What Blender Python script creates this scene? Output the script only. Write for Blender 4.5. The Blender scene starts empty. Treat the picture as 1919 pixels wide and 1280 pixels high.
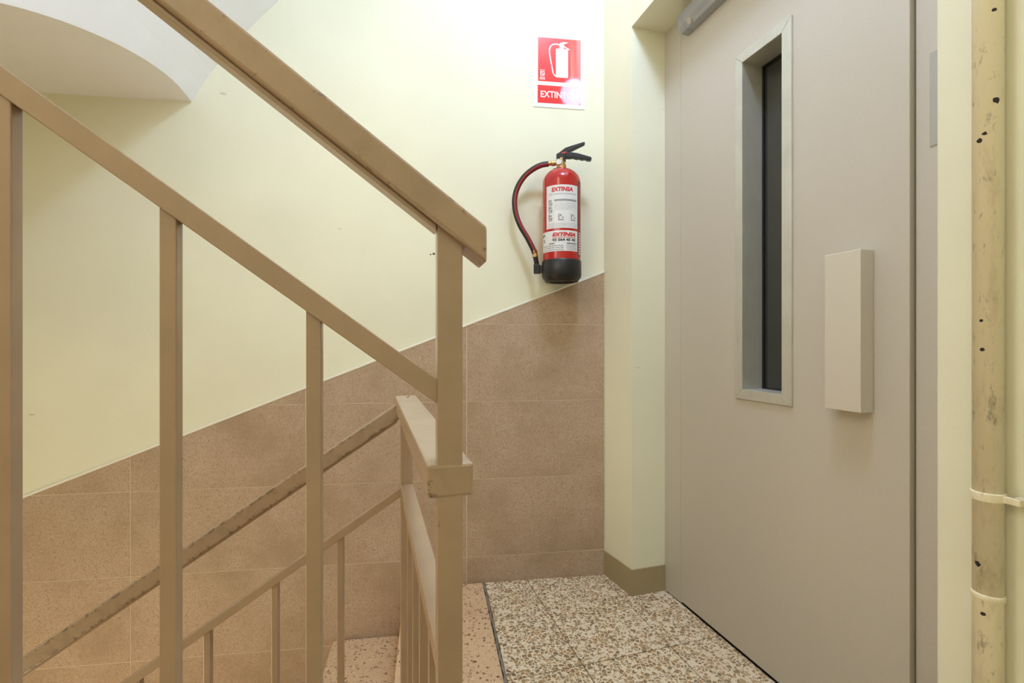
import bpy, bmesh, math, random
from mathutils import Vector, Matrix

random.seed(7)
SC = bpy.context.scene
COL = SC.collection

# ------------------------------------------------------------------ camera, light, exposure
F_PX = 890.0
CAM_Z = 0.95
cam_d = bpy.data.cameras.new('camera')
cam_d.sensor_width = 36.0
cam_d.lens = 36.0 * F_PX / 1919.0
cam_d.clip_start = 0.02
cam = bpy.data.objects.new('camera', cam_d)
cam.location = (0, 0, CAM_Z)
cam.rotation_euler = (math.radians(90), 0, 0)
COL.objects.link(cam)
SC.camera = cam

world = bpy.data.worlds.new('world')
SC.world = world
world.use_nodes = True
world.node_tree.nodes['Background'].inputs[0].default_value = (0.9, 0.95, 1.0, 1)
world.node_tree.nodes['Background'].inputs[1].default_value = 0.02


def lamp(name, loc, power, radius, color):
    d = bpy.data.lights.new(name, 'POINT')
    d.energy = power
    d.shadow_soft_size = radius
    d.color = color
    o = bpy.data.objects.new(name, d)
    o.location = loc
    COL.objects.link(o)
    return o


# lamp over the lift door, on the wall beside the pillar (its glare shows in the sign)
lamp('wall_lamp_light', (0.470, 1.385, 2.26), 0.80, 0.066, (0.76, 0.95, 1.42))
# ceiling lamp of the landing
lamp('ceiling_lamp_light', (0.26, 0.77, 2.90), 26.5, 0.13, (0.75, 0.95, 1.48))
# added fill light between the flights, brightens the left wall
lamp('well_fill_light', (-0.92, 0.56, 1.75), 6.0, 0.22, (0.92, 0.95, 1.06))
# added warm fill lights, behind the camera and over the lower flight
lamp('rear_fill_light', (-1.05, -0.70, 2.45), 20.0, 0.40, (1.0, 0.88, 0.68))
lamp('lower_fill_light', (-1.45, 0.58, -0.40), 16.5, 0.30, (1.0, 0.83, 0.57))

SC.view_settings.view_transform = 'Standard'
SC.view_settings.look = 'None'
SC.view_settings.gamma = 1.0
SC.view_settings.use_curve_mapping = False
SC.view_settings.exposure = 0.52

# ------------------------------------------------------------------ materials


def srgb(r, g, b):
    def f(c):
        c /= 255.0
        return c / 12.92 if c <= 0.04045 else ((c + 0.055) / 1.055) ** 2.4
    return (f(r), f(g), f(b), 1.0)


class NT:
    def __init__(self, name):
        self.m = bpy.data.materials.new(name)
        self.m.use_nodes = True
        self.t = self.m.node_tree
        self.b = self.t.nodes['Principled BSDF']
        self.out = self.t.nodes['Material Output']

    def n(self, typ, **kw):
        x = self.t.nodes.new(typ)
        for k, v in kw.items():
            setattr(x, k, v)
        return x

    def l(self, a, b):
        self.t.links.new(a, b)

    def coord(self, kind='Object'):
        return self.n('ShaderNodeTexCoord').outputs[kind]

    def pos(self):
        return self.n('ShaderNodeNewGeometry').outputs['Position']

    def noise(self, vec, scale, detail=3.0, rough=0.5):
        x = self.n('ShaderNodeTexNoise')
        x.inputs['Scale'].default_value = scale
        x.inputs['Detail'].default_value = detail
        x.inputs['Roughness'].default_value = rough
        self.l(vec, x.inputs['Vector'])
        return x.outputs['Fac']

    def ramp(self, fac, stops, interp='LINEAR'):
        r = self.n('ShaderNodeValToRGB')
        cr = r.color_ramp
        cr.interpolation = interp
        while len(cr.elements) < len(stops):
            cr.elements.new(0.5)
        for e, (p, c) in zip(cr.elements, stops):
            e.position = p
            e.color = c if len(c) == 4 else (*c, 1)
        self.l(fac, r.inputs['Fac'])
        return r.outputs['Color']

    def mix(self, fac, a, b, blend='MIX'):
        x = self.n('ShaderNodeMix', data_type='RGBA', blend_type=blend)
        for sock, v in ((x.inputs[0], fac), (x.inputs[6], a), (x.inputs[7], b)):
            if isinstance(v, (int, float)):
                sock.default_value = v
            elif isinstance(v, tuple):
                sock.default_value = v
            else:
                self.l(v, sock)
        return x.outputs[2]

    def math(self, op, a, b=None, clamp=False):
        x = self.n('ShaderNodeMath', operation=op, use_clamp=clamp)
        for s, v in ((x.inputs[0], a), (x.inputs[1], b)):
            if v is None:
                continue
            if isinstance(v, (int, float)):
                s.default_value = v
            else:
                self.l(v, s)
        return x.outputs[0]

    def map(self, vec, scale=(1, 1, 1), rot=(0, 0, 0), loc=(0, 0, 0)):
        x = self.n('ShaderNodeMapping')
        x.inputs['Scale'].default_value = scale
        x.inputs['Rotation'].default_value = rot
        x.inputs['Location'].default_value = loc
        self.l(vec, x.inputs['Vector'])
        return x.outputs[0]

    def bump(self, h, strength, dist=0.001):
        x = self.n('ShaderNodeBump')
        x.inputs['Strength'].default_value = strength
        x.inputs['Distance'].default_value = dist
        self.l(h, x.inputs['Height'])
        self.l(x.outputs[0], self.b.inputs['Normal'])

    def col(self, c):
        if isinstance(c, tuple):
            self.b.inputs['Base Color'].default_value = c
        else:
            self.l(c, self.b.inputs['Base Color'])
        return self

    def set(self, rough=0.5, metal=0.0, spec=0.5, coat=0.0):
        self.b.inputs['Roughness'].default_value = rough
        self.b.inputs['Metallic'].default_value = metal
        self.b.inputs['Specular IOR Level'].default_value = spec
        self.b.inputs['Coat Weight'].default_value = coat
        return self


BW = ((0, 0, 0, 1), (1, 1, 1, 1))


def mat_plain(name, c, rough=0.5, metal=0.0, spec=0.5, coat=0.0):
    t = NT(name)
    t.col(c).set(rough, metal, spec, coat)
    return t.m


def spots_mask(t, vec, pts):
    """soft spots round given points: paint knocks with a place of their own"""
    acc = None
    nz = t.noise(vec, 160, 3)
    for (p, r) in pts:
        d = t.n('ShaderNodeVectorMath', operation='DISTANCE')
        t.l(vec, d.inputs[0])
        d.inputs[1].default_value = p
        a = t.math('MULTIPLY', d.outputs['Value'], 1.0 / r)
        a = t.math('ADD', a, t.math('MULTIPLY', nz, 1.4))
        a = t.math('LESS_THAN', a, 1.55)
        acc = a if acc is None else t.math('MAXIMUM', acc, a)
    return acc


def mat_wall(name, base, spots=None):
    t = NT(name)
    v = t.pos()
    n1 = t.noise(v, 3.0, 4)
    dark = tuple(c * 0.93 for c in base[:3]) + (1,)
    c = t.mix(t.ramp(n1, [(0.3, BW[0]), (0.75, BW[1])]), base, dark)
    # thin scuffs
    vs = t.map(v, (14, 14, 45), (0.3, 0.5, 0.2))
    n2 = t.noise(vs, 1.0, 2, 0.4)
    sc = t.ramp(n2, [(0.775, BW[0]), (0.80, BW[1])])
    c = t.mix(t.math('MULTIPLY', sc, 0.35), c, srgb(150, 130, 90))
    if spots:
        c = t.mix(spots_mask(t, v, spots), c, srgb(90, 75, 55))
    t.col(c).set(0.62, spec=0.25)
    h = t.noise(v, 60, 4, 0.6)
    h2 = t.noise(v, 9, 2)
    t.bump(t.math('ADD', h, t.math('MULTIPLY', h2, 3.0)), 0.35, 0.0012)
    return t.m


WALL_C = srgb(237, 235, 206)
M = {}
M['wall'] = mat_wall('yellow_wall_paint', WALL_C,
                     [((-0.305, 1.853, 1.292), 0.006), ((-0.318, 1.851, 1.289), 0.004)])
M['white'] = mat_wall('white_soffit_paint', srgb(250, 250, 250))
M['ceil'] = mat_wall('ceiling_paint', srgb(236, 232, 218))
M['trim'] = mat_plain('white_trim', srgb(240, 236, 220), 0.4)


def mat_tile():
    t = NT('beige_wall_tile')
    v = t.pos()
    inf = t.n('ShaderNodeObjectInfo').outputs['Random']
    off = t.n('ShaderNodeCombineXYZ')
    for i in range(3):
        t.l(t.math('MULTIPLY', inf, 17.0 + 9 * i), off.inputs[i])
    va = t.n('ShaderNodeVectorMath', operation='ADD')
    t.l(v, va.inputs[0]); t.l(off.outputs[0], va.inputs[1])
    vv = va.outputs[0]
    n1 = t.noise(vv, 4.5, 5, 0.6)
    c = t.ramp(n1, [(0.32, srgb(168, 145, 116)), (0.5, srgb(186, 162, 136)), (0.74, srgb(196, 174, 149))])
    n2 = t.noise(vv, 230, 3, 0.7)
    c = t.mix(t.ramp(n2, [(0.38, BW[1]), (0.52, BW[0])]), c, srgb(160, 134, 106))
    n4 = t.noise(vv, 420, 2, 0.6)
    c = t.mix(t.ramp(n4, [(0.60, BW[0]), (0.72, BW[1])]), c, srgb(206, 186, 160))
    n3 = t.noise(vv, 110, 2, 0.5)
    c = t.mix(t.ramp(n3, [(0.745, BW[0]), (0.77, BW[1])]), c, srgb(96, 70, 48))
    t.col(c).set(0.55, spec=0.35)
    t.bump(n2, 0.25, 0.0008)
    return t.m


M['tile'] = mat_tile()
M['grout'] = mat_plain('wall_grout', srgb(224, 206, 180), 0.8)


def terrazzo(name, base, chips, scale, keep, size, dirty=None):
    t = NT(name)
    v = t.pos()
    nd = t.n('ShaderNodeTexNoise')
    nd.inputs['Scale'].default_value = scale * 0.9
    t.l(v, nd.inputs['Vector'])
    vm = t.n('ShaderNodeVectorMath', operation='SCALE')
    t.l(nd.outputs['Color'], vm.inputs[0]); vm.inputs['Scale'].default_value = 0.006 * 90 / scale
    va = t.n('ShaderNodeVectorMath', operation='ADD')
    t.l(v, va.inputs[0]); t.l(vm.outputs[0], va.inputs[1])
    flat = t.map(va.outputs[0], (1, 1, 1))
    c = t.mix(t.noise(v, 8, 3), base, tuple(x * 0.86 for x in base[:3]) + (1,))
    for k, (s, kp, sz) in enumerate(((scale, keep, size), (scale * 2.3, keep * 0.45, size))):
        vo = t.n('ShaderNodeTexVoronoi', feature='DISTANCE_TO_EDGE')
        vo.inputs['Scale'].default_value = s
        vc = t.n('ShaderNodeTexVoronoi', feature='F1')
        vc.inputs['Scale'].default_value = s
        t.l(flat, vo.inputs['Vector']); t.l(flat, vc.inputs['Vector'])
        sep = t.n('ShaderNodeSeparateColor')
        t.l(vc.outputs['Color'], sep.inputs[0])
        on = t.math('LESS_THAN', sep.outputs[0], kp)
        # the chip ends a varying way from its cell edge
        lim = t.math('ADD', t.math('MULTIPLY', sep.outputs[1], 0.16), sz)
        edge = t.math('GREATER_THAN', vo.outputs['Distance'], lim)
        chipc = t.ramp(sep.outputs[2], [(i / len(chips), q) for i, q in enumerate(chips)], 'CONSTANT')
        c = t.mix(t.math('MULTIPLY', on, edge), c, chipc)
    if dirty:
        n = t.noise(v, 2.2, 4, 0.6)
        c = t.mix(t.math('MULTIPLY', t.ramp(n, [(0.52, BW[0]), (0.75, BW[1])]), 0.35), c, dirty)
    t.col(c).set(0.38, spec=0.45)
    return t.m


M['terrazzo'] = terrazzo('cream_terrazzo', srgb(246, 231, 202),
                         [srgb(168, 136, 92), srgb(150, 118, 80), srgb(188, 158, 114), srgb(140, 122, 90), srgb(192, 148, 100),
                          srgb(176, 154, 116), srgb(124, 98, 66)],
                         76, 0.80, 0.045, srgb(190, 160, 120))
M['pink'] = terrazzo('pink_terrazzo', srgb(228, 196, 154),
                     [srgb(150, 108, 78), srgb(176, 136, 104), srgb(196, 158, 124), srgb(122, 90, 68), srgb(234, 206, 176), srgb(206, 168, 132)],
                     100, 0.40, 0.08, srgb(180, 132, 92))
M['floor_joint'] = mat_plain('floor_joint', srgb(108, 94, 76), 0.9)
M['dirt_joint'] = mat_plain('grey_cement_joint', srgb(134, 126, 114), 0.95)


def mat_rail(name, base, edge_amt, grime, brad=0.005):
    t = NT(name)
    v = t.pos()
    n = t.noise(v, 14, 4, 0.6)
    c = t.mix(t.ramp(n, [(0.35, BW[0]), (0.7, BW[1])]), base, tuple(x * 0.88 for x in base[:3]) + (1,))
    if grime > 0:
        n3 = t.noise(v, 26, 5, 0.7)
        c = t.mix(t.math('MULTIPLY', t.ramp(n3, [(0.5, BW[0]), (0.72, BW[1])]), grime), c, srgb(110, 98, 66))
    bv = t.n('ShaderNodeBevel', samples=4)
    bv.inputs['Radius'].default_value = brad
    ge = t.n('ShaderNodeNewGeometry')
    dt = t.n('ShaderNodeVectorMath', operation='DOT_PRODUCT')
    t.l(bv.outputs[0], dt.inputs[0]); t.l(ge.outputs['True Normal'], dt.inputs[1])
    em = t.ramp(dt.outputs['Value'], [(0.93, BW[1]), (0.999, BW[0])])
    n2 = t.noise(v, 75, 4, 0.7)
    chip = t.ramp(n2, [(0.62 - edge_amt, BW[0]), (0.65 - edge_amt, BW[1])])
    c = t.mix(t.math('MULTIPLY', em, chip), c, srgb(72, 58, 42))
    t.col(c).set(0.34, spec=0.5, coat=0.5)
    t.b.inputs['Coat Roughness'].default_value = 0.22
    t.bump(t.noise(v, 180, 3), 0.15, 0.0006)
    return t.m


RAIL_C = srgb(174, 148, 119)
M['rail'] = mat_rail('beige_gloss_rail_paint', RAIL_C, -0.08, 0.0)
M['rail_worn'] = mat_rail('worn_handrail_paint', RAIL_C, 0.01, 0.22, 0.009)
M['rail_chipped'] = mat_rail('chipped_handrail_paint', tuple(c * 0.92 for c in RAIL_C[:3]) + (1,), 0.10, 0.5, 0.012)


def mat_door():
    t = NT('beige_grey_door_paint')
    v = t.pos()
    n = t.noise(v, 520, 2)
    base = srgb(198, 190, 173)
    c = t.mix(t.ramp(n, [(0.4, BW[0]), (0.62, BW[1])]), base, tuple(x * 0.94 for x in base[:3]) + (1,))
    t.col(c).set(0.40, spec=0.45)
    t.bump(n, 0.12, 0.0005)
    return t.m


M['door'] = mat_door()


def mat_steel(name, c, rough, zs=3.0):
    t = NT(name)
    v = t.pos()
    n = t.noise(t.map(v, (260, 260, zs)), 1.0, 3, 0.6)
    n2 = t.noise(v, 12, 4, 0.6)
    cc = t.mix(n, c, tuple(x * 0.82 for x in c[:3]) + (1,))
    cc = t.mix(t.math('MULTIPLY', t.ramp(n2, [(0.45, BW[0]), (0.75, BW[1])]), 0.45), cc, tuple(x * 0.7 for x in c[:3]) + (1,))
    t.col(cc).set(rough, metal=0.45)
    t.l(t.ramp(n2, [(0.3, (rough - 0.06,) * 3), (0.8, (rough + 0.14,) * 3)]), t.b.inputs['Roughness'])
    return t.m


M['steel'] = mat_steel('brushed_steel', srgb(214, 212, 198), 0.40)
M['alu'] = mat_plain('satin_aluminium', srgb(216, 209, 194), 0.42, 0.25)
M['plate'] = mat_plain('grey_metal_plate', srgb(176, 172, 160), 0.45, 0.3)
M['dark'] = mat_plain('dark_shaft', srgb(60, 58, 54), 0.8)
M['gasket_and_shade'] = mat_plain('black_gasket_and_shade', srgb(28, 27, 26), 0.6)
M['closer'] = mat_plain('grey_closer_plastic', srgb(160, 162, 162), 0.42)
M['closer_light'] = mat_plain('pale_closer_button', srgb(186, 180, 164), 0.42)
M['cabin'] = mat_plain('grey_cabin_door', srgb(96, 96, 88), 0.5)


def mat_glass():
    t = NT('dark_lift_glass')
    t.col(srgb(104, 108, 102)).set(0.03, spec=0.5)
    t.b.inputs['Transmission Weight'].default_value = 0.7
    t.b.inputs['IOR'].default_value = 1.5
    return t.m


M['glass'] = mat_glass()
M['skirting'] = mat_wall('olive_brown_skirting_paint', srgb(170, 154, 116))
M['red'] = mat_plain('extinguisher_red', srgb(178, 18, 16), 0.22, spec=0.5, coat=0.4)
M['sign_red'] = mat_plain('sign_red', srgb(232, 40, 50), 0.09, spec=0.5)
M['sign_white'] = mat_plain('sign_white', srgb(236, 238, 236), 0.10, spec=0.5)
for k in ('sign_red', 'sign_white'):
    b_ = M[k].node_tree.nodes['Principled BSDF']
    b_.inputs['IOR'].default_value = 1.95
    b_.inputs['Roughness'].default_value = 0.06
M['black'] = mat_plain('black_plastic', srgb(22, 21, 21), 0.40)
M['rubber'] = mat_plain('black_rubber', srgb(24, 22, 24), 0.35)
M['hose_sheen'] = mat_plain('red_hose_sheen', srgb(138, 28, 34), 0.35)
M['brass'] = mat_plain('brass', srgb(196, 170, 118), 0.3, 0.9)
M['chrome'] = mat_plain('chrome_ring', srgb(210, 208, 200), 0.22, 1.0)
M['paper'] = mat_plain('label_white', srgb(226, 226, 224), 0.4)
M['ink_red'] = mat_plain('ink_red', srgb(206, 26, 44), 0.4)
M['ink_black'] = mat_plain('ink_black', srgb(40, 40, 44), 0.4)
M['ink_grey'] = mat_plain('ink_grey', srgb(150, 150, 152), 0.4)
M['ink_pale'] = mat_plain('ink_pale_grey', srgb(196, 196, 198), 0.4)
M['ink_green'] = mat_plain('ink_green', srgb(52, 74, 62), 0.4)
M['side_label'] = mat_plain('side_label_maroon', srgb(132, 40, 48), 0.4)


def mat_pipe():
    t = NT('cream_pipe_paint')
    v = t.pos()
    base = srgb(236, 226, 192)
    n = t.noise(t.map(v, (30, 30, 9)), 1.0, 5, 0.7)
    c = t.mix(t.math('MULTIPLY', t.ramp(n, [(0.5, BW[0]), (0.72, BW[1])]), 0.5), base, srgb(170, 150, 112))
    n2 = t.noise(t.map(v, (60, 60, 22)), 1.0, 4, 0.75)
    c = t.mix(t.math('MULTIPLY', t.ramp(n2, [(0.58, BW[0]), (0.70, BW[1])]), 0.6), c, srgb(112, 102, 84))
    pts = []
    for off, z, r in ((0.50, 1.315, 0.0052), (-0.55, 1.259, 0.0042), (-0.22, 1.268, 0.0034), (-0.35, 0.938, 0.0032), (-0.40, 0.982, 0.0028),
                      (-0.62, 0.607, 0.0046), (-0.30, 0.533, 0.0030), (0.35, 1.452, 0.0036)):
        cph = math.sqrt(1 - off * off)
        pts.append(((0.737 + 0.0184 * (-0.708 * cph + 0.706 * off), 0.7354 + 0.0184 * (-0.706 * cph - 0.708 * off), z), r))
    c = t.mix(spots_mask(t, v, pts), c, srgb(46, 42, 44))
    t.col(c).set(0.4, spec=0.45)
    t.bump(t.noise(v, 90, 4), 0.4, 0.001)
    return t.m


M['pipe'] = mat_pipe()

# ------------------------------------------------------------------ helpers


def obj(name, verts, faces, mat, parent=None, bevel=0.0, smooth=False, kind=None, seg=2):
    """world-space verts -> a mesh object with its origin in its middle"""
    vs = [Vector(v) for v in verts]
    lo = Vector([min(v[i] for v in vs) for i in range(3)])
    hi = Vector([max(v[i] for v in vs) for i in range(3)])
    ctr = (lo + hi) / 2
    me = bpy.data.meshes.new(name)
    me.from_pydata([v - ctr for v in vs], [], faces)
    bm = bmesh.new(); bm.from_mesh(me)
    bmesh.ops.recalc_face_normals(bm, faces=bm.faces)
    bm.to_mesh(me); bm.free()
    if mat is not None:
        me.materials.append(mat)
    if smooth:
        for p in me.polygons:
            p.use_smooth = True
    o = bpy.data.objects.new(name, me)
    COL.objects.link(o)
    wl = Vector((0, 0, 0))
    p = parent
    while p is not None:
        wl += p.location
        p = p.parent
    o.location = ctr - wl
    o.parent = parent
    if bevel > 0:
        m = o.modifiers.new('bevel', 'BEVEL')
        m.width = bevel; m.segments = seg; m.limit_method = 'ANGLE'; m.angle_limit = math.radians(35)
    if kind:
        o['kind'] = kind
    return o


def thing(name, loc, label, cat, group=None):
    o = bpy.data.objects.new(name, None)
    o.empty_display_size = 0.1
    o.location = loc
    COL.objects.link(o)
    o['label'] = label
    o['category'] = cat
    if group:
        o['group'] = group
    return o


def setting(name, loc):
    o = bpy.data.objects.new(name, None)
    o.empty_display_size = 0.1
    o.location = loc
    COL.objects.link(o)
    o['kind'] = 'structure'
    return o


def prism_geo(poly, to3, d0, d1):
    """poly of 2D points, to3(x, y, depth) -> world point"""
    n = len(poly)
    v = [to3(x, y, d0) for x, y in poly] + [to3(x, y, d1) for x, y in poly]
    f = [tuple(range(n)), tuple(range(2 * n - 1, n - 1, -1))]
    f += [(i, (i + 1) % n, n + (i + 1) % n, n + i) for i in range(n)]
    return v, f


def prism(name, poly, to3, d0, d1, mat, parent=None, **kw):
    v, f = prism_geo(poly, to3, d0, d1)
    return obj(name, v, f, mat, parent, **kw)


def merge(*geos):
    V, F = [], []
    for v, f in geos:
        k = len(V)
        V += list(v)
        F += [tuple(i + k for i in q) for q in f]
    return V, F


def box_geo(to3, x0, x1, y0, y1, z0, z1):
    return prism_geo([(x0, y0), (x1, y0), (x1, y1), (x0, y1)], to3, z0, z1)


def ring_geo(to3, o, i, d0, d1):
    """rectangular ring: o, i = (x0, x1, y0, y1)"""
    def rc(r):
        return [(r[0], r[2]), (r[1], r[2]), (r[1], r[3]), (r[0], r[3])]
    v = [to3(x, y, d) for d in (d0, d1) for q in (o, i) for x, y in rc(q)]
    f = []
    for k in range(4):
        n = (k + 1) % 4
        f += [(k, n, 4 + n, 4 + k), (8 + k, 8 + n, 12 + n, 12 + k), (k, n, 8 + n, 8 + k), (4 + k, 4 + n, 12 + n, 12 + k)]
    return v, f


def clip(poly, a, b, c):
    """keep a*x + b*y <= c"""
    out = []
    for i in range(len(poly)):
        p, q = poly[i], poly[(i + 1) % len(poly)]
        dp, dq = a * p[0] + b * p[1] - c, a * q[0] + b * q[1] - c
        if dp <= 0:
            out.append(p)
        if (dp < 0 < dq) or (dq < 0 < dp):
            t = dp / (dp - dq)
            out.append((p[0] + t * (q[0] - p[0]), p[1] + t * (q[1] - p[1])))
    return out


def area(poly):
    return abs(sum(poly[i][0] * poly[(i + 1) % len(poly)][1] - poly[(i + 1) % len(poly)][0] * poly[i][1]
                   for i in range(len(poly)))) / 2 if len(poly) > 2 else 0


def lathe_geo(prof, ctr, seg=40, axis=(0, 0, 1), xdir=None):
    """prof = [(r, h)]"""
    ax = Vector(axis).normalized()
    xd = Vector(xdir) if xdir else (Vector((1, 0, 0)) if abs(ax.x) < 0.9 else Vector((0, 1, 0)))
    xd = (xd - ax * xd.dot(ax)).normalized()
    yd = ax.cross(xd)
    c = Vector(ctr)
    V, F = [], []
    for r, h in prof:
        for k in range(seg):
            a = 2 * math.pi * k / seg
            V.append(c + ax * h + (xd * math.cos(a) + yd * math.sin(a)) * max(r, 1e-5))
    for i in range(len(prof) - 1):
        for k in range(seg):
            n = (k + 1) % seg
            F.append((i * seg + k, i * seg + n, (i + 1) * seg + n, (i + 1) * seg + k))
    F.append(tuple(range(seg)))
    F.append(tuple((len(prof) - 1) * seg + k for k in range(seg)))
    return V, F


def catmull(pts, n=8):
    P = [Vector(p) for p in pts]
    P = [P[0] * 2 - P[1]] + P + [P[-1] * 2 - P[-2]]
    out = []
    for i in range(1, len(P) - 2):
        a, b, c, d = P[i - 1:i + 3]
        for k in range(n):
            t = k / n
            out.append(0.5 * ((2 * b) + (c - a) * t + (2 * a - 5 * b + 4 * c - d) * t * t + (3 * b - a - 3 * c + d) * t ** 3))
    out.append(P[-2])
    return out


def tube_geo(path, r, seg=12):
    P = [Vector(p) for p in path]
    V, F = [], []
    for i, p in enumerate(P):
        t = (P[min(i + 1, len(P) - 1)] - P[max(i - 1, 0)]).normalized()
        up = Vector((0.1, -1, 0.05))
        x = t.cross(up).normalized()
        y = t.cross(x)
        rr = r[i] if isinstance(r, (list, tuple)) else r
        for k in range(seg):
            a = 2 * math.pi * k / seg
            V.append(p + (x * math.cos(a) + y * math.sin(a)) * rr)
    for i in range(len(P) - 1):
        for k in range(seg):
            n = (k + 1) % seg
            F.append((i * seg + k, i * seg + n, (i + 1) * seg + n, (i + 1) * seg + k))
    F.append(tuple(range(seg)))
    F.append(tuple((len(P) - 1) * seg + k for k in range(seg)))
    return V, F


def text_geo(s, size, shear=0.0, bold=0.0, width=None):
    """flat lettering as (verts2d, faces), centred on the origin"""
    cu = bpy.data.curves.new('lettering', 'FONT')
    cu.body = s
    cu.size = size
    cu.shear = shear
    cu.offset = bold
    cu.resolution_u = 3
    o = bpy.data.objects.new('lettering', cu)
    COL.objects.link(o)
    dg = bpy.context.evaluated_depsgraph_get()
    me = bpy.data.meshes.new_from_object(o.evaluated_get(dg))
    vs = [(v.co.x, v.co.y) for v in me.vertices]
    fs = [tuple(p.vertices) for p in me.polygons]
    bpy.data.objects.remove(o)
    bpy.data.curves.remove(cu)
    bpy.data.meshes.remove(me)
    x0, x1 = min(v[0] for v in vs), max(v[0] for v in vs)
    y0, y1 = min(v[1] for v in vs), max(v[1] for v in vs)
    k = (width / (x1 - x0)) if width else 1.0
    vs = [((x - (x0 + x1) / 2) * k, y - (y0 + y1) / 2) for x, y in vs]
    return vs, fs


# ------------------------------------------------------------------ frames of the place
C0 = Vector((0.376, 1.944))                      # inner corner, back wall and pillar
TW = math.radians(7.5)
UW = Vector((math.cos(TW), math.sin(TW)))        # along the back wall, to the right
NW = Vector((math.sin(TW), -math.cos(TW)))       # out of the back wall


def bw(d, z, p):                                 # d metres left of the corner, p out of the wall
    q = C0 - UW * d + NW * p
    return Vector((q.x, q.y, z))


TD = math.radians(16.64)
MD = Vector((math.sin(TD), -math.cos(TD)))       # along the lift wall, towards the camera
ND = Vector((-math.cos(TD), -math.sin(TD)))      # out of the lift wall
P1 = Vector((0.447, 1.7725))
P2 = Vector((0.583, 1.8144))


def dw(t, z, p):                                 # lift door plane
    q = P2 + MD * t + ND * p
    return Vector((q.x, q.y, z))


def rw(t, z, p):                                 # right wall plane
    q = P1 + MD * t + ND * p
    return Vector((q.x, q.y, z))


TS = math.radians(9.8)
E0 = Vector((-0.1131, 1.879))
SD = Vector((-math.cos(TS), -math.sin(TS)))      # down the lower flight
SW = Vector((math.sin(TS), -math.cos(TS)))       # across it, away from the back wall


def st(s, w, z):
    q = E0 + SD * s + SW * w
    return Vector((q.x, q.y, z))


def xyz(x, y, z):
    return Vector((x, y, z))


CEIL = 3.0
# ------------------------------------------------------------------ back wall with its tiles
wb = setting('wall_back', (-0.8, 1.85, 0))
v, f = box_geo(bw, -0.6, 3.6, -1.7, CEIL + 0.1, -0.15, 0.0)
obj('plaster', v, f, M['wall'], wb)
DADO0, DADOK = 1.232, 0.394


def dado(poly, off=0.0):                         # below z = DADO0 - K d - off
    return clip(poly, DADOK, 1.0, DADO0 - off)


gp = dado([(0.0, -1.6), (3.55, -1.6), (3.55, 2), (0.0, 2)])
prism('grout', gp, bw, 0.0, 0.0045, M['grout'], wb)
J = 0.0016
rows = [0.1025 + 0.306 * k for k in range(-5, 5)]
cols = [0.0] + [0.5596 + 0.603 * k for k in range(0, 6)]
for ci in range(len(cols) - 1):
    for ri in range(len(rows) - 1):
        d0, d1 = cols[ci] + J, min(cols[ci + 1] - J, 3.5)
        z0, z1 = rows[ri] + J, rows[ri + 1] - J
        # the parts that lie under the landing or under the steps stay unbuilt
        top_of_steps = 0.0 if d0 < 0.5 else -0.6 * (d0 - 0.4)
        if z1 < top_of_steps - 0.62:
            continue
        pl = dado([(d0, z0), (d1, z0), (d1, z1), (d0, z1)], 0.002)
        if area(pl) < 2e-4:
            continue
        prism('tile', pl, bw, 0.002, 0.0062, M['tile'], wb, bevel=0.0005, seg=1)
prism('trim_1', [(0.0, DADO0 - 0.002), (3.5, DADO0 - 0.002 - DADOK * 3.5), (3.5, DADO0 + 0.0075 - DADOK * 3.5), (0.0, DADO0 + 0.0075)],
      bw, 0.0, 0.0085, M['trim'], wb, bevel=0.002)

# ------------------------------------------------------------------ right wall with the pillar and the lift opening
wr = setting('wall_right', (0.7, 1.2, 0))
OPEN_H = 2.125
OPEN_T = 0.995
deep = P2 + MD * (-0.02) + ND * (-0.25)
pil = [(C0.x, C0.y), (P1.x, P1.y), (P2.x, P2.y), (deep.x, deep.y), (1.1, 2.3), (0.5, 2.2)]
prism('pillar', pil, xyz, 0.0, CEIL + 0.1, M['wall'], wr)
v, f = box_geo(lambda t, z, p: rw(t, z, p), -0.02, OPEN_T + 0.02, OPEN_H, CEIL + 0.1, -0.42, 0.0)
obj('lintel', v, f, M['wall'], wr)
v, f = box_geo(lambda t, z, p: rw(t, z, p), OPEN_T, 3.6, -0.05, CEIL + 0.1, -0.42, 0.0)
obj('pier', v, f, M['wall'], wr, bevel=0.004)

# painted skirting round the pillar foot
sk = 0.0035
b0 = C0 + Vector((-sk, -sk * 0.3)); b1 = P1 + ND * sk + MD * sk; b2 = P2 + MD * sk
poly = [(C0.x, C0.y), (b0.x, b0.y), (b1.x, b1.y), (b2.x, b2.y), (P2.x + 0.01, P2.y + 0.02), (P1.x + 0.02, P1.y + 0.06)]
o = prism('baseboard_right', poly, xyz, 0.0005, 0.098, M['skirting'], None)
o['kind'] = 'structure'

# ------------------------------------------------------------------ floor of the landing: terrazzo tiles
fl = setting('floor', (0.3, 1.2, -0.02))
GO = Vector((0.2079, 1.3952))
GE = Vector((math.cos(TD), math.sin(TD)))
GF = Vector((-math.sin(TD), math.cos(TD)))


def land(poly, s_lim, back):
    """landing outline in plan: right of the step joint, before the back wall, before the lift sill"""
    # s <= s_lim  (s = (q - E0).SD)
    poly = clip(poly, SD.x, SD.y, s_lim + E0.dot(SD)) if s_lim is not None else poly
    poly = clip(poly, -NW.x, -NW.y, -(C0.dot(NW)) - back)
    poly = clip(poly, -ND.x, -ND.y, -(P2.dot(ND)) + 0.004)
    return clip(poly, 0, -1, 1.25)


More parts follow.
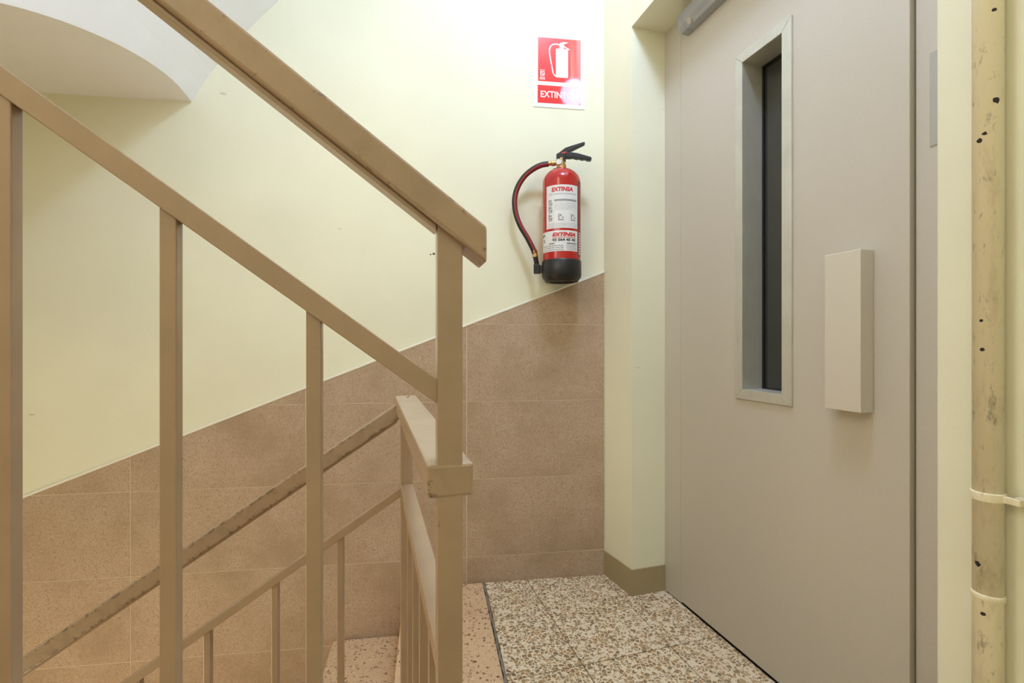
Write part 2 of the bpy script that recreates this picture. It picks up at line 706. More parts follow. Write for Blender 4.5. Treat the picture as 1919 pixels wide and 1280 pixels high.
base = land([(-0.6, -1.3), (2.2, -1.3), (2.2, 2.3), (-0.6, 2.3)], -0.006, 0.002)
prism('screed', base, xyz, -0.16, -0.0022, M['floor_joint'], fl)
TS_ = 0.2985
for i in range(-4, 5):
    for j in range(-10, 4):
        g = 0.0015
        c = []
        for (a, b) in ((i * TS_ + g, j * TS_ + g), ((i + 1) * TS_ - g, j * TS_ + g), ((i + 1) * TS_ - g, (j + 1) * TS_ - g), (i * TS_ + g, (j + 1) * TS_ - g)):
            q = GO + GE * a + GF * b
            c.append((q.x, q.y))
        c = land(c, -0.006, 0.008)
        if area(c) > 4e-4:
            prism('terrazzo_tile', c, xyz, -0.02, random.uniform(-0.0003, 0.0003), M['terrazzo'], fl, bevel=0.0008, seg=1)
# rough grey cement joint along the first step
V, Fc = [], []
N = 110
for i in range(N + 1):
    w = -0.012 + 1.9 * i / N
    for sgn in (-1, 1):
        s = -0.001 + sgn * 0.0040 + random.uniform(-0.0026, 0.0026)
        V.append(st(s, max(w, 0.0), -0.0008))
        V.append(st(s, max(w, 0.0), -0.03))
for i in range(N):
    a, b = i * 4, i * 4 + 4
    Fc += [(a, b, b + 2, a + 2), (a + 1, a + 3, b + 3, b + 1), (a, a + 1, b + 1, b), (a + 2, b + 2, b + 3, a + 3)]
obj('cement_joint', V, Fc, M['dirt_joint'], fl)
# dark metal sill under the lift door
v, f = box_geo(lambda t, p, z: dw(t, z, p), 0.0, 1.0, -0.22, -0.005, -0.05, -0.002)
obj('lift_sill', v, f, M['gasket_and_shade'], fl)

# ------------------------------------------------------------------ lower flight of steps
RISE, RUN, S0 = 0.1815, 0.262, 0.307
stairs = thing('staircase', (-0.4, 1.4, -0.18),
               'pink speckled terrazzo steps going down along the tiled wall', 'stairs')


def backclip(poly):                              # in (s, w): keep off the tile face
    # world point = E0 + SD s + SW w ; keep (q - C0).NW >= 0.0065
    a, b = SD.dot(NW), SW.dot(NW)
    return clip(poly, -a, -b, (E0 - C0).dot(NW) - 0.0068)


def stp(s, w, z):
    return st(s, w, z)


# top tread is level with the landing and runs on beside the well to the newel
top = backclip([(0.004, -0.1), (S0, -0.1), (S0, 0.83), (0.292, 0.83), (0.222, 1.41), (0.004, 1.41)])
prism('tread', top, stp, -0.032, 0.0, M['pink'], stairs, bevel=0.004)
und = backclip([(0.004, -0.1), (S0 - 0.025, -0.1), (S0 - 0.025, 0.82), (0.27, 0.82), (0.205, 1.41), (0.004, 1.41)])
prism('riser', und, stp, -RISE, -0.032, M['pink'], stairs)
for k in range(1, 8):
    s0, s1, z = S0 + RUN * (k - 1) - 0.025, S0 + RUN * k, -RISE * k
    prism('tread', backclip([(s0, -0.1), (s1, -0.1), (s1, 0.83), (s0, 0.83)]), stp, z - 0.032, z, M['pink'], stairs, bevel=0.004)
    prism('riser', backclip([(s0, -0.1), (s1 - 0.025, -0.1), (s1 - 0.025, 0.82), (s0, 0.82)]), stp, z - RISE, z - 0.032, M['pink'], stairs)
v, f = box_geo(xyz, -3.2, -0.3, -1.3, 1.9, -1.70, -1.60)
o = obj('floor_below', v, f, M['pink'], None)
o['kind'] = 'structure'
o.name = 'floor_lower'

# ------------------------------------------------------------------ upper flight, on the camera's side of the rail
NN = Vector((-0.0655, 0.4925))                   # near newel
TN = math.radians(13.5)
AD = Vector((-math.cos(TN), -math.sin(TN)))      # up the upper flight
AV = Vector((math.sin(TN), -math.cos(TN)))       # across it, to the camera


def up(a, v_, z):
    q = NN + AD * a + AV * v_
    return Vector((q.x, q.y, z))


URISE, URUN, UA0 = 0.19, 0.255, 0.05
flight = thing('staircase', (-0.5, 0.2, 0), 'steps going up to the left behind the near handrail', 'stairs')
for k in range(1, 9):
    a0 = UA0 + URUN * (k - 1)
    v, f = box_geo(up, a0, a0 + URUN + 0.03, -0.035, 0.95, URISE * k - 0.032, URISE * k)
    obj('tread', v, f, M['pink'], flight, bevel=0.004)
    v, f = box_geo(up, a0 + 0.025, a0 + URUN + 0.025, -0.025, 0.95, URISE * (k - 1) - (0.06 if k > 1 else 0.0), URISE * k - 0.032)
    obj('riser', v, f, M['pink'], flight)

# ------------------------------------------------------------------ other walls, ceiling, vaulted soffits
v, f = box_geo(xyz, -3.25, -3.1, -1.4, 1.9, -1.7, CEIL + 0.1)
o = obj('wall_left', v, f, M['wall']); o['kind'] = 'structure'
v, f = box_geo(xyz, -3.25, 1.9, -1.4, -1.25, -1.7, CEIL + 0.1)
o = obj('wall_front', v, f, M['wall']); o['kind'] = 'structure'
ce = setting('ceiling', (-0.5, 0.5, CEIL))
v, f = box_geo(xyz, -3.25, 1.9, -1.4, 2.4, CEIL, CEIL + 0.1)
obj('flat_ceiling', v, f, M['ceil'], ce)

# edge curve between the stair soffit and the landing vault: height over the distance from the wall
EV = [(0.0, 1.828), (0.10, 1.836), (0.20, 1.833), (0.33, 1.815), (0.47, 1.782), (0.58, 1.747), (0.68, 1.707), (0.85, 1.630), (1.05, 1.53)]
PROF = [(1.562, 1.828), (1.528, 1.889), (1.493, 1.946), (1.436, 2.024), (1.377, 2.096), (1.322, 2.160), (1.268, 2.2186),
        (1.15, 2.343), (1.00, 2.475), (0.85, 2.60), (0.68, 2.735), (0.50, 2.86), (0.34, 2.95), (0.20, 3.005)]
ev = catmull([(a, b, 0) for a, b in EV], 6)
V, Fc = [], []
n = len(PROF)
for q in ev:
    vv, ez = q.x, q.y
    de = 1.562 + (1.828 - ez) / 1.75
    ring = [(de, ez)] + [(d, z) for d, z in PROF[1:]]
    V += [bw(d, z, vv) for d, z in ring]
    V += [bw(d + 0.05, z + 0.09, vv) for d, z in ring]
m = len(ev)
for i in range(m - 1):
    for k in range(n - 1):
        a, b = i * 2 * n + k, (i + 1) * 2 * n + k
        Fc.append((a, a + 1, b + 1, b))
        Fc.append((a + n, b + n, b + n + 1, a + n + 1))
for i in (0, m - 1):
    for k in range(n - 1):
        a = i * 2 * n + k
        Fc.append((a, a + n, a + n + 1, a + 1))
obj('stair_soffit', V, Fc, M['white'], ce, smooth=False)
V, Fc = [], []
for q in ev:
    vv, ez = q.x, q.y
    de = 1.562 + (1.828 - ez) / 1.75
    for d, z in ((de, ez), (3.5, ez), (de + 0.05, ez + 0.09), (3.5, ez + 0.09)):
        V.append(bw(d, z, vv))
for i in range(m - 1):
    a, b = i * 4, i * 4 + 4
    Fc += [(a, b, b + 1, a + 1), (a + 2, a + 3, b + 3, b + 2)]
Fc += [(0, 1, 3, 2), tuple((m - 1) * 4 + k for k in (0, 2, 3, 1))]
o = obj('landing_soffit', V, Fc, M['white'], ce)
for nm in ('landing_soffit', 'stair_soffit'):
    for p in bpy.data.objects[nm].data.polygons:
        p.use_smooth = False

# ------------------------------------------------------------------ lift door
dr = setting('door_1', (0.75, 1.35, 0))
LEAF0, LEAF1 = 0.10, 0.860
WIN = (0.3722, 0.5756, 0.777, 1.819)             # outside of the window frame
INN = (0.4010, 0.5440, 0.806, 1.789)             # its opening
v, f = ring_geo(dw, (LEAF0, LEAF1, 0.010, 2.20), (WIN[0] + 0.012, WIN[1] - 0.012, WIN[2] + 0.012, WIN[3] - 0.012), 0.0, -0.085)
obj('door_leaf', v, f, M['door'], dr, bevel=0.0015)
g1 = box_geo(dw, -0.012, LEAF0 - 0.0015, 0.004, 2.2, -0.09, -0.001)
obj('door_frame', *g1, M['door'], dr)
g2 = box_geo(dw, LEAF1 + 0.003, 1.06, 0.0, 2.2, -0.10, -0.012)
obj('door_frame', *g2, M['door'], dr, bevel=0.003)
v, f = box_geo(dw, LEAF1 - 0.002, LEAF1 + 0.007, 0.0, 2.2, -0.10, -0.045)
obj('gasket_and_shade', v, f, M['gasket_and_shade'], dr)  # black strip in the leaf gap, stands for the shadow there
# steel window frame: four mitred bars with deep inner returns
wf = obj('window_frame', *ring_geo(dw, (INN[0] - 0.004, INN[1] + 0.004, INN[2] - 0.004, INN[3] + 0.004), INN, -0.001, -0.084), M['steel'], dr)
o_, i_ = WIN, INN


def frame_bar(pts):
    prism('frame_bar', pts, dw, -0.001, 0.0065, M['steel'], wf, bevel=0.0012)


e = 0.00025
frame_bar([(o_[0], o_[2] + e), (i_[0], i_[2] + e), (i_[0], i_[3] - e), (o_[0], o_[3] - e)])
frame_bar([(o_[1], o_[2] + e), (i_[1], i_[2] + e), (i_[1], i_[3] - e), (o_[1], o_[3] - e)])
frame_bar([(o_[0] + e, o_[3]), (i_[0] + e, i_[3]), (i_[1] - e, i_[3]), (o_[1] - e, o_[3])])
frame_bar([(o_[0] + e, o_[2]), (i_[0] + e, i_[2]), (i_[1] - e, i_[2]), (o_[1] - e, o_[2])])
obj('gasket_and_shade', *ring_geo(dw, INN, (INN[0] + 0.005, INN[1] - 0.005, INN[2] + 0.004, INN[3] - 0.005), -0.068, -0.076), M['gasket_and_shade'], dr)
obj('glass_pane', *box_geo(dw, INN[0] + 0.001, INN[1] - 0.001, INN[2] + 0.001, INN[3] - 0.001, -0.080, -0.076), M['glass'], dr)
# what lies behind: the shaft and the cabin door
v, f = box_geo(dw, -0.1, 1.1, 0.0, 2.3, -0.30, -0.28)
sh = obj('shaft_wall', v, f, M['dark'], dr)
obj('cabin_door', *box_geo(dw, 0.50, 0.9, 0.05, 2.1, -0.28, -0.17), M['cabin'], dr)
# handle: a hollow folded block
obj('handle', *prism_geo([(0.700, 0.7914), (0.7865, 0.7914), (0.7865, 1.155), (0.700, 1.155)], dw, 0.0003, 0.0399), M['alu'], dr, bevel=0.0015)
# door closer with its end cap and valve button
prof = [(0.0003, 2.028), (0.030, 2.030), (0.045, 2.050), (0.046, 2.088), (0.036, 2.098), (0.0003, 2.098)]


def ext(prf, t0, t1):
    n = len(prf)
    v = [dw(t, z, p) for t in (t0, t1) for p, z in prf]
    f = [tuple(range(n)), tuple(range(2 * n - 1, n - 1, -1))] + [(i, (i + 1) % n, n + (i + 1) % n, n + i) for i in range(n)]
    return v, f


cl = obj('door_closer', *ext(prof, 0.172, 0.46), M['closer'], dr, bevel=0.002)
capp = [(p * 0.98 + 0.0005, 2.063 + (z - 2.063) * 0.97) for p, z in prof]
obj('end_cap', *ext(capp, 0.140, 0.1715), M['closer'], cl, bevel=0.003)
ax = (ND * 1.0)
axis = Vector((ax.x * 0.8, ax.y * 0.8, -0.6))
obj('valve_button', *lathe_geo([(0.0, -0.004), (0.0105, -0.004), (0.0105, 0.0035), (0.009, 0.005), (0.0, 0.005)], dw(0.200, 2.0405, 0.0385), 24, axis),
    M['closer_light'], cl)
obj('cover_step', *ext([(0.0375, 2.0402), (0.0480, 2.0505), (0.0490, 2.086), (0.044, 2.09)], 0.222, 0.455), M['closer'], cl, bevel=0.001)
# thin metal plate on the frame
obj('lock_plate', *box_geo(dw, 0.8898, 1.0, 1.345, 1.535, -0.0121, -0.0105), M['plate'], dr, bevel=0.0008)

# ------------------------------------------------------------------ stair railing (welded steel, one thing)
ra = thing('stair_railing', (NN.x, NN.y, 0), 'beige painted steel stair railing with chipped handrails and square balusters round the stairwell', 'railing')


def sweep(prf, a0, a1, plan, z0, slope, end0=0.0, end1=0.0):
    """profile [(across, height)] swept along a sloping line; the ends are cut upright"""
    n = len(prf)
    v = [plan(a, c, z0 + slope * a + h) for a in (a0, a1) for c, h in prf]
    f = [tuple(range(n)), tuple(range(2 * n - 1, n - 1, -1))] + [(i, (i + 1) % n, n + (i + 1) % n, n + i) for i in range(n)]
    return v, f


def rect(w, h0, h1, off=0.0):
    return [(off - w / 2, h0), (off + w / 2, h0), (off + w / 2, h1), (off - w / 2, h1)]


def post(name, ctr, ang, w, z0, z1, mat, cut=None, slope=0.0):
    """square bar; its head may follow a slope along -x' """
    c, s = math.cos(ang), math.sin(ang)
    def p(x, y, z):
        return Vector((ctr[0] + x * c - y * s, ctr[1] + x * s + y * c, z))
    h = w / 2
    v = [p(-h, -h, z0), p(h, -h, z0), p(h, h, z0), p(-h, h, z0)]
    v += [p(-h, -h, z1 + slope * h), p(h, -h, z1 - slope * h), p(h, h, z1 - slope * h), p(-h, h, z1 + slope * h)]
    f = [(0, 1, 2, 3), (4, 5, 6, 7), (0, 1, 5, 4), (1, 2, 6, 5), (2, 3, 7, 6), (3, 0, 4, 7)]
    return obj(name, v, f, mat, ra, bevel=0.0012)


US = 0.745                                       # slope of the upper flight's rails
HT = 1.093                                       # top of its handrail over the newel
HV = 0.0365
# near newel
post('newel_post', NN, TN, 0.0255, 0.0, HT - HV + 0.002, M['rail'], slope=US)
# upper handrail: capped box with a narrower flat bar welded under it
hr = obj('handrail', *sweep(rect(0.047, -HV, 0.0), -0.036, 1.75, up, HT, US), M['rail_worn'], ra, bevel=0.003)
obj('under_bar', *sweep(rect(0.022, -HV - 0.006, -HV, 0.004), 0.014, 1.74, up, HT, US), M['rail'], hr, bevel=0.001)
MT = 0.902
obj('mid_rail', *sweep(rect(0.020, -0.0245, 0.0), 0.012, 1.74, up, MT, US), M['rail'], ra, bevel=0.001)
a = 0.130
while a < 1.72:
    k = int((a - UA0) / URUN) + 1
    q = up(a, 0, 0)
    post('baluster', (q.x, q.y), TN, 0.0138, URISE * k, MT - 0.0245 + US * a + 0.001, M['rail'], slope=US)
    a += 0.1225

# return rail from the near newel to the far corner
RD = Vector((-math.sin(TD), math.cos(TD)))
RX = Vector((math.cos(TD), math.sin(TD)))
RZ = 0.826


def rt(a, c, z):
    q = NN + RD * a + RX * c
    return Vector((q.x, q.y, z))


RL = 0.60
obj('handrail', *sweep(rect(0.047, -0.0335, 0.0), -0.0138, RL + 0.024, rt, RZ, 0.0), M['rail_worn'], ra, bevel=0.003)
FN = NN + RD * RL                                # far newel
RM = 0.632
obj('mid_rail', *sweep(rect(0.027, -0.020, 0.0), 0.0, RL, rt, RM, 0.0), M['rail'], ra, bevel=0.001)
post('newel_post', FN, TD, 0.0255, 0.0, RZ - 0.0335, M['rail'])
for i in range(1, 5):
    q = NN + RD * (RL * i / 5)
    post('baluster', (q.x, q.y), TD, 0.0138, 0.0, RM - 0.020, M['rail'])

# lower rail, down the lower flight
DS = 0.676
LD = -UW


def dn(a, c, z):
    q = FN + LD * a + NW * c
    return Vector((q.x, q.y, z))


hl = obj('handrail', *sweep(rect(0.043, -0.0375, -0.0005), -0.006, 1.95, dn, RZ, -DS), M['rail_chipped'], ra, bevel=0.003)
obj('under_bar', *sweep(rect(0.022, -0.0435, -0.0375, 0.0), 0.02, 1.94, dn, RZ, -DS), M['rail'], hl, bevel=0.001)
obj('mid_rail', *sweep(rect(0.020, -0.020, 0.0), 0.010, 1.94, dn, RM, -DS), M['rail'], ra, bevel=0.001)
a = 0.142
while a < 1.9:
    q = FN + LD * a
    s = (q - E0).dot(SD)
    k = 0 if s < S0 else int(math.ceil((s - S0) / RUN))
    post('baluster', (q.x, q.y), TW, 0.0138, -RISE * k, RM - 0.020 - DS * a + 0.001, M['rail'], slope=-DS)
    a += 0.136

# ------------------------------------------------------------------ painted waste pipe beside the lift
pc = (0.737, 0.7354)
pp = thing('drainpipe', (pc[0], pc[1], 0), 'cream painted vertical pipe with dark chips and grime beside the lift door', 'pipe')
pz = [(0.0185, 0.0)]
prof_up = [(0.0, 0.555), (0.0183, 0.555), (0.0183, CEIL), (0.0, CEIL)]
obj('pipe_length', *lathe_geo(prof_up, (pc[0], pc[1], 0), 40), M['pipe'], pp, smooth=False)
prof_lo = [(0.0, 0.0), (0.0184, 0.0), (0.0184, 0.552), (0.0196, 0.554), (0.0198, 0.5605), (0.0188, 0.5625), (0.0, 0.5625)]
obj('pipe_socket', *lathe_geo(prof_lo, (pc[0], pc[1], 0), 40), M['pipe'], pp)
band = lathe_geo([(0.0183, 0.7045), (0.0205, 0.705), (0.0208, 0.7105), (0.0208, 0.7125), (0.0205, 0.718), (0.0183, 0.7185)], (pc[0], pc[1], 0), 40)
e1 = Vector(pc) + MD * 0.018
lug = box_geo(lambda t, z, p: Vector((pc[0] + MD.x * t + ND.x * p, pc[1] + MD.y * t + ND.y * p, z)), 0.017, 0.040, 0.7065, 0.7165, -0.004, 0.004)
stem = box_geo(lambda t, z, p: Vector((pc[0] + MD.x * t + ND.x * p, pc[1] + MD.y * t + ND.y * p, z)), 0.028, 0.040, 0.7065, 0.7165, -0.0185, 0.0)
obj('pipe_clamp', *merge(band, lug, stem), M['pipe'], pp, bevel=0.001)
for nm in ('pipe_length', 'pipe_socket'):
    for p in bpy.data.objects[nm].data.polygons:
        p.use_smooth = len(p.vertices) == 4

# ------------------------------------------------------------------ fire extinguisher on the back wall
XC = Vector((0.1905, 1.826)); XZ = 1.178
fe = thing('fire_extinguisher', (XC.x, XC.y, XZ), 'red fire extinguisher with black hose and white labels hanging on the yellow wall', 'fire extinguisher')
fd = Vector((-XC.x, -XC.y)).normalized()
rd = Vector((-fd.y, fd.x))
if rd.x < 0:
    rd = -rd


def ex(x, z, fwd=0.0):
    return Vector((XC.x + rd.x * x + fd.x * fwd, XC.y + rd.y * x + fd.y * fwd, XZ + z))


def sm(o):
    for p in o.data.polygons:
        p.use_smooth = len(p.vertices) <= 4
    try:
        o.data.set_sharp_from_angle(angle=math.radians(40))
    except Exception:
        pass
    return o


BR = 0.0725
dome = [(BR * math.cos(a), 0.378 + 0.058 * math.sin(a)) for a in [math.radians(q) for q in range(0, 76, 8)]]
sm(obj('cylinder_body', *lathe_geo([(0.0, 0.02), (BR, 0.02)] + dome + [(0.017, 0.440), (0.0, 0.440)], ex(0, 0), 56), M['red'], fe))
sm(obj('base_boot', *lathe_geo([(0.0, 0.006), (0.045, 0.006), (0.050, 0.0), (0.062, 0.0), (0.066, 0.006), (0.0735, 0.016), (0.0755, 0.024), (0.0755, 0.076), (0.0730, 0.080), (0.0, 0.080)],
                               ex(0, 0), 56), M['black'], fe))
sm(obj('neck', *lathe_geo([(0.0, 0.436), (0.019, 0.436), (0.019, 0.448), (0.014, 0.450), (0.014, 0.475), (0.0, 0.475)], ex(0, 0), 28), M['brass'], fe))
obj('valve_body', *box_geo(lambda x, z, q: ex(x, z, q), -0.019, 0.016, 0.462, 0.492, -0.013, 0.013), M['black'], fe, bevel=0.003)
ga = obj('pressure_gauge', *lathe_geo([(0.0, 0.0), (0.0120, 0.0), (0.0125, 0.010), (0.0105, 0.012), (0.0, 0.012)], ex(-0.010, 0.455, 0.012), 28, (fd.x, fd.y, 0)), M['chrome'], fe)
sm(ga)
obj('gauge_face', *lathe_geo([(0.0, 0.0), (0.0092, 0.0), (0.0092, 0.0006), (0.0, 0.0006)], ex(-0.010, 0.455, 0.0242), 24, (fd.x, fd.y, 0)), M['paper'], ga)


def bar(name, pts, half, mat):
    """flat lever cut from the outline pts (x, z)"""
    return prism(name, pts, lambda x, z, q: ex(x, z, q), -half, half, mat, fe, bevel=0.0022)


bar('squeeze_lever', [(-0.020, 0.470), (-0.020, 0.490), (-0.008, 0.497), (0.014, 0.513), (0.040, 0.521), (0.086, 0.533), (0.0895, 0.529), (0.087, 0.524),
                      (0.052, 0.508), (0.026, 0.497), (0.012, 0.480), (0.002, 0.470)], 0.010, M['black'])
bar('carry_handle', [(0.008, 0.476), (0.012, 0.494), (0.030, 0.496), (0.060, 0.491), (0.090, 0.481), (0.112, 0.474), (0.1145, 0.467), (0.110, 0.462),
                     (0.098, 0.463), (0.088, 0.468), (0.078, 0.466), (0.066, 0.471), (0.056, 0.470), (0.044, 0.475), (0.030, 0.474)], 0.011, M['black'])
bar('safety_tag', [(-0.004, 0.474), (0.010, 0.489), (0.000, 0.4905), (0.000, 0.496), (0.021, 0.4975), (0.021, 0.492), (0.013, 0.490), (0.001, 0.472)], 0.0125, M['ink_red'])
sm(obj('hose_coupling', *lathe_geo([(0.0, 0.0), (0.0085, 0.0), (0.0085, 0.006), (0.0105, 0.007), (0.0105, 0.020), (0.0085, 0.022), (0.0085, 0.036), (0.0, 0.036)],
                                   ex(-0.018, 0.459), 20, (-rd.x, -rd.y, -0.03)), M['brass'], fe))
hp = [(-0.050, 0.457), (-0.078, 0.453), (-0.109, 0.439), (-0.142, 0.413), (-0.168, 0.374), (-0.181, 0.328), (-0.178, 0.276), (-0.161, 0.224), (-0.131, 0.172), (-0.110, 0.130), (-0.1035, 0.112)]
path = catmull([ex(x, z, 0.0) for x, z in hp], 7)
ho = sm(obj('hose', *tube_geo(path, 0.0105, 14), M['rubber'], fe, smooth=True))
p2 = []
for i, p in enumerate(path):
    t = (path[min(i + 1, len(path) - 1)] - path[max(i - 1, 0)]).normalized()
    side = t.cross(Vector((fd.x, fd.y, 0))).normalized()
    if side.dot(Vector((rd.x, rd.y, 0)) + Vector((0, 0, -0.6))) < 0:
        side = -side
    p2.append(p + side * 0.0028 + Vector((fd.x, fd.y, 0)) * 0.0042)
sm(obj('red_sheen', *tube_geo(p2, 0.0068, 12), M['hose_sheen'], ho, smooth=True))  # red highlight on the black hose, built as a coloured tube
ndir = Vector((rd.x * 0.18, rd.y * 0.18, -1)).normalized()
sm(obj('hose_ferrule', *lathe_geo([(0.0, -0.006), (0.0108, -0.006), (0.0108, 0.004), (0.0095, 0.005), (0.0095, 0.009), (0.0108, 0.010), (0.0108, 0.020), (0.0, 0.020)],
                                  ex(-0.104, 0.118), 20, ndir), M['brass'], fe))
rib = [(0.0, 0.0)]
for i in range(6):
    rib += [(0.0098, 0.006 * i), (0.0098, 0.006 * i + 0.0035), (0.0084, 0.006 * i + 0.004), (0.0084, 0.006 * i + 0.0058)]
rib += [(0.0092, 0.038), (0.0, 0.038)]
obj('nozzle', *lathe_geo(rib, ex(-0.1005, 0.098), 20, ndir), M['black'], fe)
obj('nozzle_holder', *merge(box_geo(lambda x, z, q: ex(x, z, q), -0.107, -0.083, 0.034, 0.070, -0.012, 0.012),
                            box_geo(lambda x, z, q: ex(x, z, q), -0.084, -0.066, 0.036, 0.066, -0.010, 0.010)), M['black'], fe, bevel=0.002)
wallgap = (bw(0, 0, 0).xy - XC).dot(NW) * -1      # distance from the axis to the wall
obj('wall_bracket', *merge(box_geo(lambda x, z, q: Vector((XC.x + UW.x * x + NW.x * q, XC.y + UW.y * x + NW.y * q, XZ + z)), -0.012, 0.012, 0.30, 0.47, -wallgap + 0.0003, -wallgap + 0.004),
                           box_geo(lambda x, z, q: Vector((XC.x + UW.x * x + NW.x * q, XC.y + UW.y * x + NW.y * q, XZ + z)), -0.010, 0.010, 0.4505, 0.4585, -wallgap + 0.003, -0.010)), M['black'], fe)

LR = BR + 0.0005


def cyl(x, z, lift=0.0):
    """label plane rolled on the body: x along the round"""
    r = LR + lift
    a = x / LR
    return ex(r * math.sin(a), z, r * math.cos(a))


def patch_geo(x0, x1, z0, z1, lift=0.0, seg=18):
    V, F = [], []
    for i in range(seg + 1):
        x = x0 + (x1 - x0) * i / seg
        V += [cyl(x, z0, lift), cyl(x, z1, lift), cyl(x, z0, lift - 0.0006), cyl(x, z1, lift - 0.0006)]
    for i in range(seg):
        a, b = 4 * i, 4 * i + 4
        F += [(a, b, b + 1, a + 1), (a + 2, a + 3, b + 3, b + 2), (a, a + 2, b + 2, b), (a + 1, b + 1, b + 3, a + 3)]
    F += [(0, 1, 3, 2), (4 * seg, 4 * seg + 2, 4 * seg + 3, 4 * seg + 1)]
    return V, F


def rolled_text(name, s, size, x, z, mat, parent, shear=0.0, bold=0.0, width=None, h=None):
    vs, fs = text_geo(s, size, shear, bold, width)
    if h:
        k = h / (max(v[1] for v in vs) - min(v[1] for v in vs))
        vs = [(a, b * k) for a, b in vs]
    return obj(name, [cyl(x + a, z + b, 0.0006) for a, b in vs], fs, mat, parent)


def strips(name, rows_, mat, parent):
    gs = [patch_geo(a, b, c, d, 0.0005, max(2, int((b - a) / 0.004))) for a, b, c, d in rows_]
    return obj(name, *merge(*gs), mat, parent, kind='stuff' if len(gs) > 1 else None)


def words(x0, x1, z, h):
    """a row of unreadably small print as separate word blocks"""
    out, x = [], x0
    while x < x1 - 0.003:
        w = min(random.uniform(0.004, 0.011), x1 - x)
        out.append((x, x + w, z, z + h))
        x += w + 0.0022
    return out


la = obj('label', *patch_geo(-0.064, 0.0685, 0.192, 0.352), M['paper'], fe)
la['label'] = 'upper white instruction label'
rolled_text('lettering', 'EXTINSA', 0.02, 0.003, 0.336, M['ink_red'], la, 0.12, 0.0009, 0.083, 0.0165)
strips('print', [(-0.050, 0.062, 0.3175, 0.3215)], M['ink_pale'], la)
strips('heading_bar', [(-0.028, 0.063, 0.292, 0.299)], M['ink_grey'], la)
rr = []
for z in (0.283, 0.275, 0.268, 0.261):
    rr += words(-0.026, 0.062 - (0.02 if z < 0.262 else 0), z, 0.0022)
for z in (0.2085, 0.203, 0.1975):
    rr += words(-0.056, 0.062, z, 0.0016)
strips('print', rr, M['ink_pale'], la)
# pictogram frames down the left and two at the foot
pic = []
for z in (0.282, 0.256, 0.226):
    pic += [(-0.052, -0.047, z, z + 0.018), (-0.044, -0.036, z - 0.004, z + 0.006), (-0.047, -0.038, z + 0.010, z + 0.0155), (-0.052, -0.040, z - 0.006, z - 0.003)]
for x in (-0.012, 0.036):
    pic += [(x, x + 0.004, 0.220, 0.245), (x + 0.004, x + 0.020, 0.220, 0.224), (x + 0.006, x + 0.012, 0.235, 0.243), (x + 0.013, x + 0.020, 0.228, 0.233)]
strips('pictogram', pic, M['ink_grey'], la)

lb = obj('label', *patch_geo(-0.094, 0.0685, 0.107, 0.183), M['paper'], fe)
lb['label'] = 'lower white contact label'
rolled_text('lettering', 'EXTINSA', 0.02, 0.010, 0.1685, M['ink_red'], lb, 0.28, 0.0010, 0.092, 0.0145)
strips('print', [(-0.034, 0.056, 0.1565, 0.1580)], M['ink_red'], lb)
rolled_text('lettering', '93 564 45 45', 0.02, 0.010, 0.1485, M['ink_black'], lb, 0.0, 0.0008, 0.090, 0.0105)
rr = [(-0.050, -0.026, 0.1345, 0.137)] + [(0.020, 0.064, 0.1345, 0.137)]
strips('heading', rr, M['ink_black'], lb)
rr = []
for z in (0.126, 0.1185, 0.111):
    rr += words(-0.078, 0.008, z, 0.003)
for z in (0.128, 0.1225, 0.117, 0.1115):
    rr += words(0.018, 0.064, z, 0.002)
strips('print', rr, M['ink_grey'], lb)
strips('emblem', [(-0.088, -0.076, 0.172, 0.177), (-0.090, -0.084, 0.163, 0.174), (-0.078, -0.072, 0.166, 0.170), (-0.086, -0.078, 0.152, 0.156), (-0.084, -0.076, 0.145, 0.150)], M['ink_green'], lb)
ls = obj('side_label', *patch_geo(0.073, 0.098, 0.09, 0.375, seg=8), M['side_label'], fe)
rr = []
for z in [0.10 + 0.0095 * i for i in range(9)]:
    rr.append((0.078, 0.092, z, z + 0.005))
strips('print', rr, M['paper'], ls)

# ------------------------------------------------------------------ EXTINTOR sign
SD0 = 0.2922                                     # d of its left edge
SZ0 = 1.892


def sg(x, y, p):                                 # x to the right, y up from the lower left corner
    return bw(SD0 - x, SZ0 + y, p)


def cp(x, y):                                    # 0..775 / 0..1105 layout units, y down
    return (x * 0.21 / 775, (1105 - y) * 0.297 / 1105)


sgn = thing('extinguisher_sign', sg(0.105, 0, 0), 'white bordered red wall sign with extinguisher pictogram above the extinguisher', 'sign')
prism('backing_plate', [cp(0, 0), cp(775, 0), cp(775, 1105), cp(0, 1105)], sg, 0.0003, 0.0025, M['sign_white'], sgn, bevel=0.0004)


def flat(name, polys, p, mat, th=0.0002, parent=sgn):
    return obj(name, *merge(*[prism_geo([cp(x, y) for x, y in q], sg, p, p + th) for q in polys]), mat, parent, kind='stuff' if name == 'emblem' else None)


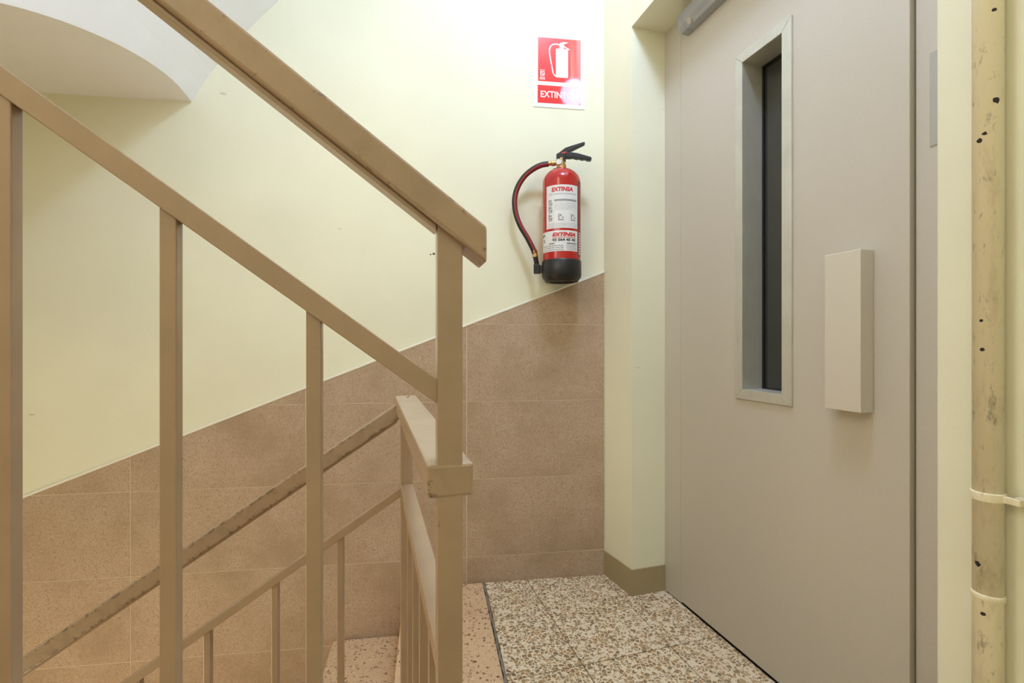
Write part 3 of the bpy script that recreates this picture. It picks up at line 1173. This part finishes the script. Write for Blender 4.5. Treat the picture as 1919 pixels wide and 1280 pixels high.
flat('red_panel', [[(66, 62), (716, 62), (716, 718), (66, 718)]], 0.0025, M['sign_red'])
rp = flat('red_panel', [[(60, 776), (716, 776), (716, 1042), (60, 1042)]], 0.0025, M['sign_red'])
body = [(336, 228), (336, 632), (346, 646), (512, 646), (522, 632), (522, 228), (512, 214), (454, 210), (454, 186), (470, 190), (540, 226), (548, 212), (474, 172), (458, 158), (460, 140), (520, 116), (500, 110), (448, 112), (392, 130), (392, 210), (348, 214)]
flat('pictogram', [body], 0.0027, M['sign_white'])
hz = [(400, 156), (340, 146), (290, 156), (254, 186), (238, 232), (240, 290), (256, 390), (276, 490), (294, 586), (318, 618), (340, 634)]
qs = []
for i in range(len(hz) - 1):
    (x0, y0), (x1, y1) = hz[i], hz[i + 1]
    L = math.hypot(x1 - x0, y1 - y0); nx, ny = -(y1 - y0) / L * 9, (x1 - x0) / L * 9
    ex_, ey_ = (x1 - x0) / L * 4, (y1 - y0) / L * 4
    qs.append([(x0 + nx - ex_, y0 + ny - ey_), (x1 + nx + ex_, y1 + ny + ey_), (x1 - nx + ex_, y1 - ny + ey_), (x0 - nx - ex_, y0 - ny - ey_)])
flat('pictogram_hose', qs, 0.0027, M['sign_white'])
flat('emblem', [[(100, 570), (112, 570), (112, 634), (100, 634)], [(152, 570), (164, 570), (164, 634), (152, 634)], [(112, 570), (152, 570), (152, 580), (112, 580)],
                [(112, 624), (152, 624), (152, 634), (112, 634)], [(112, 580), (122, 580), (152, 624), (142, 624)]]
     + [[(92 + 0, y), (172, y), (172, y + 7), (92, y + 7)] for y in (548, 652, 670, 684)], 0.0027, M['sign_white'])
flat('fine_print', [[(80, 744), (300, 744), (300, 750), (80, 750)]], 0.0027, M['ink_pale'])
vs, fs = text_geo('EXTINTOR', 0.03, 0, 0.0007, 566 * 0.21 / 775)
k = (100 * 0.297 / 1105) / (max(v[1] for v in vs) - min(v[1] for v in vs))
cx, cy = cp(388, 908)
obj('lettering', [sg(cx + a, cy + b * k, 0.0029) for a, b in vs], fs, M['sign_white'], sgn)
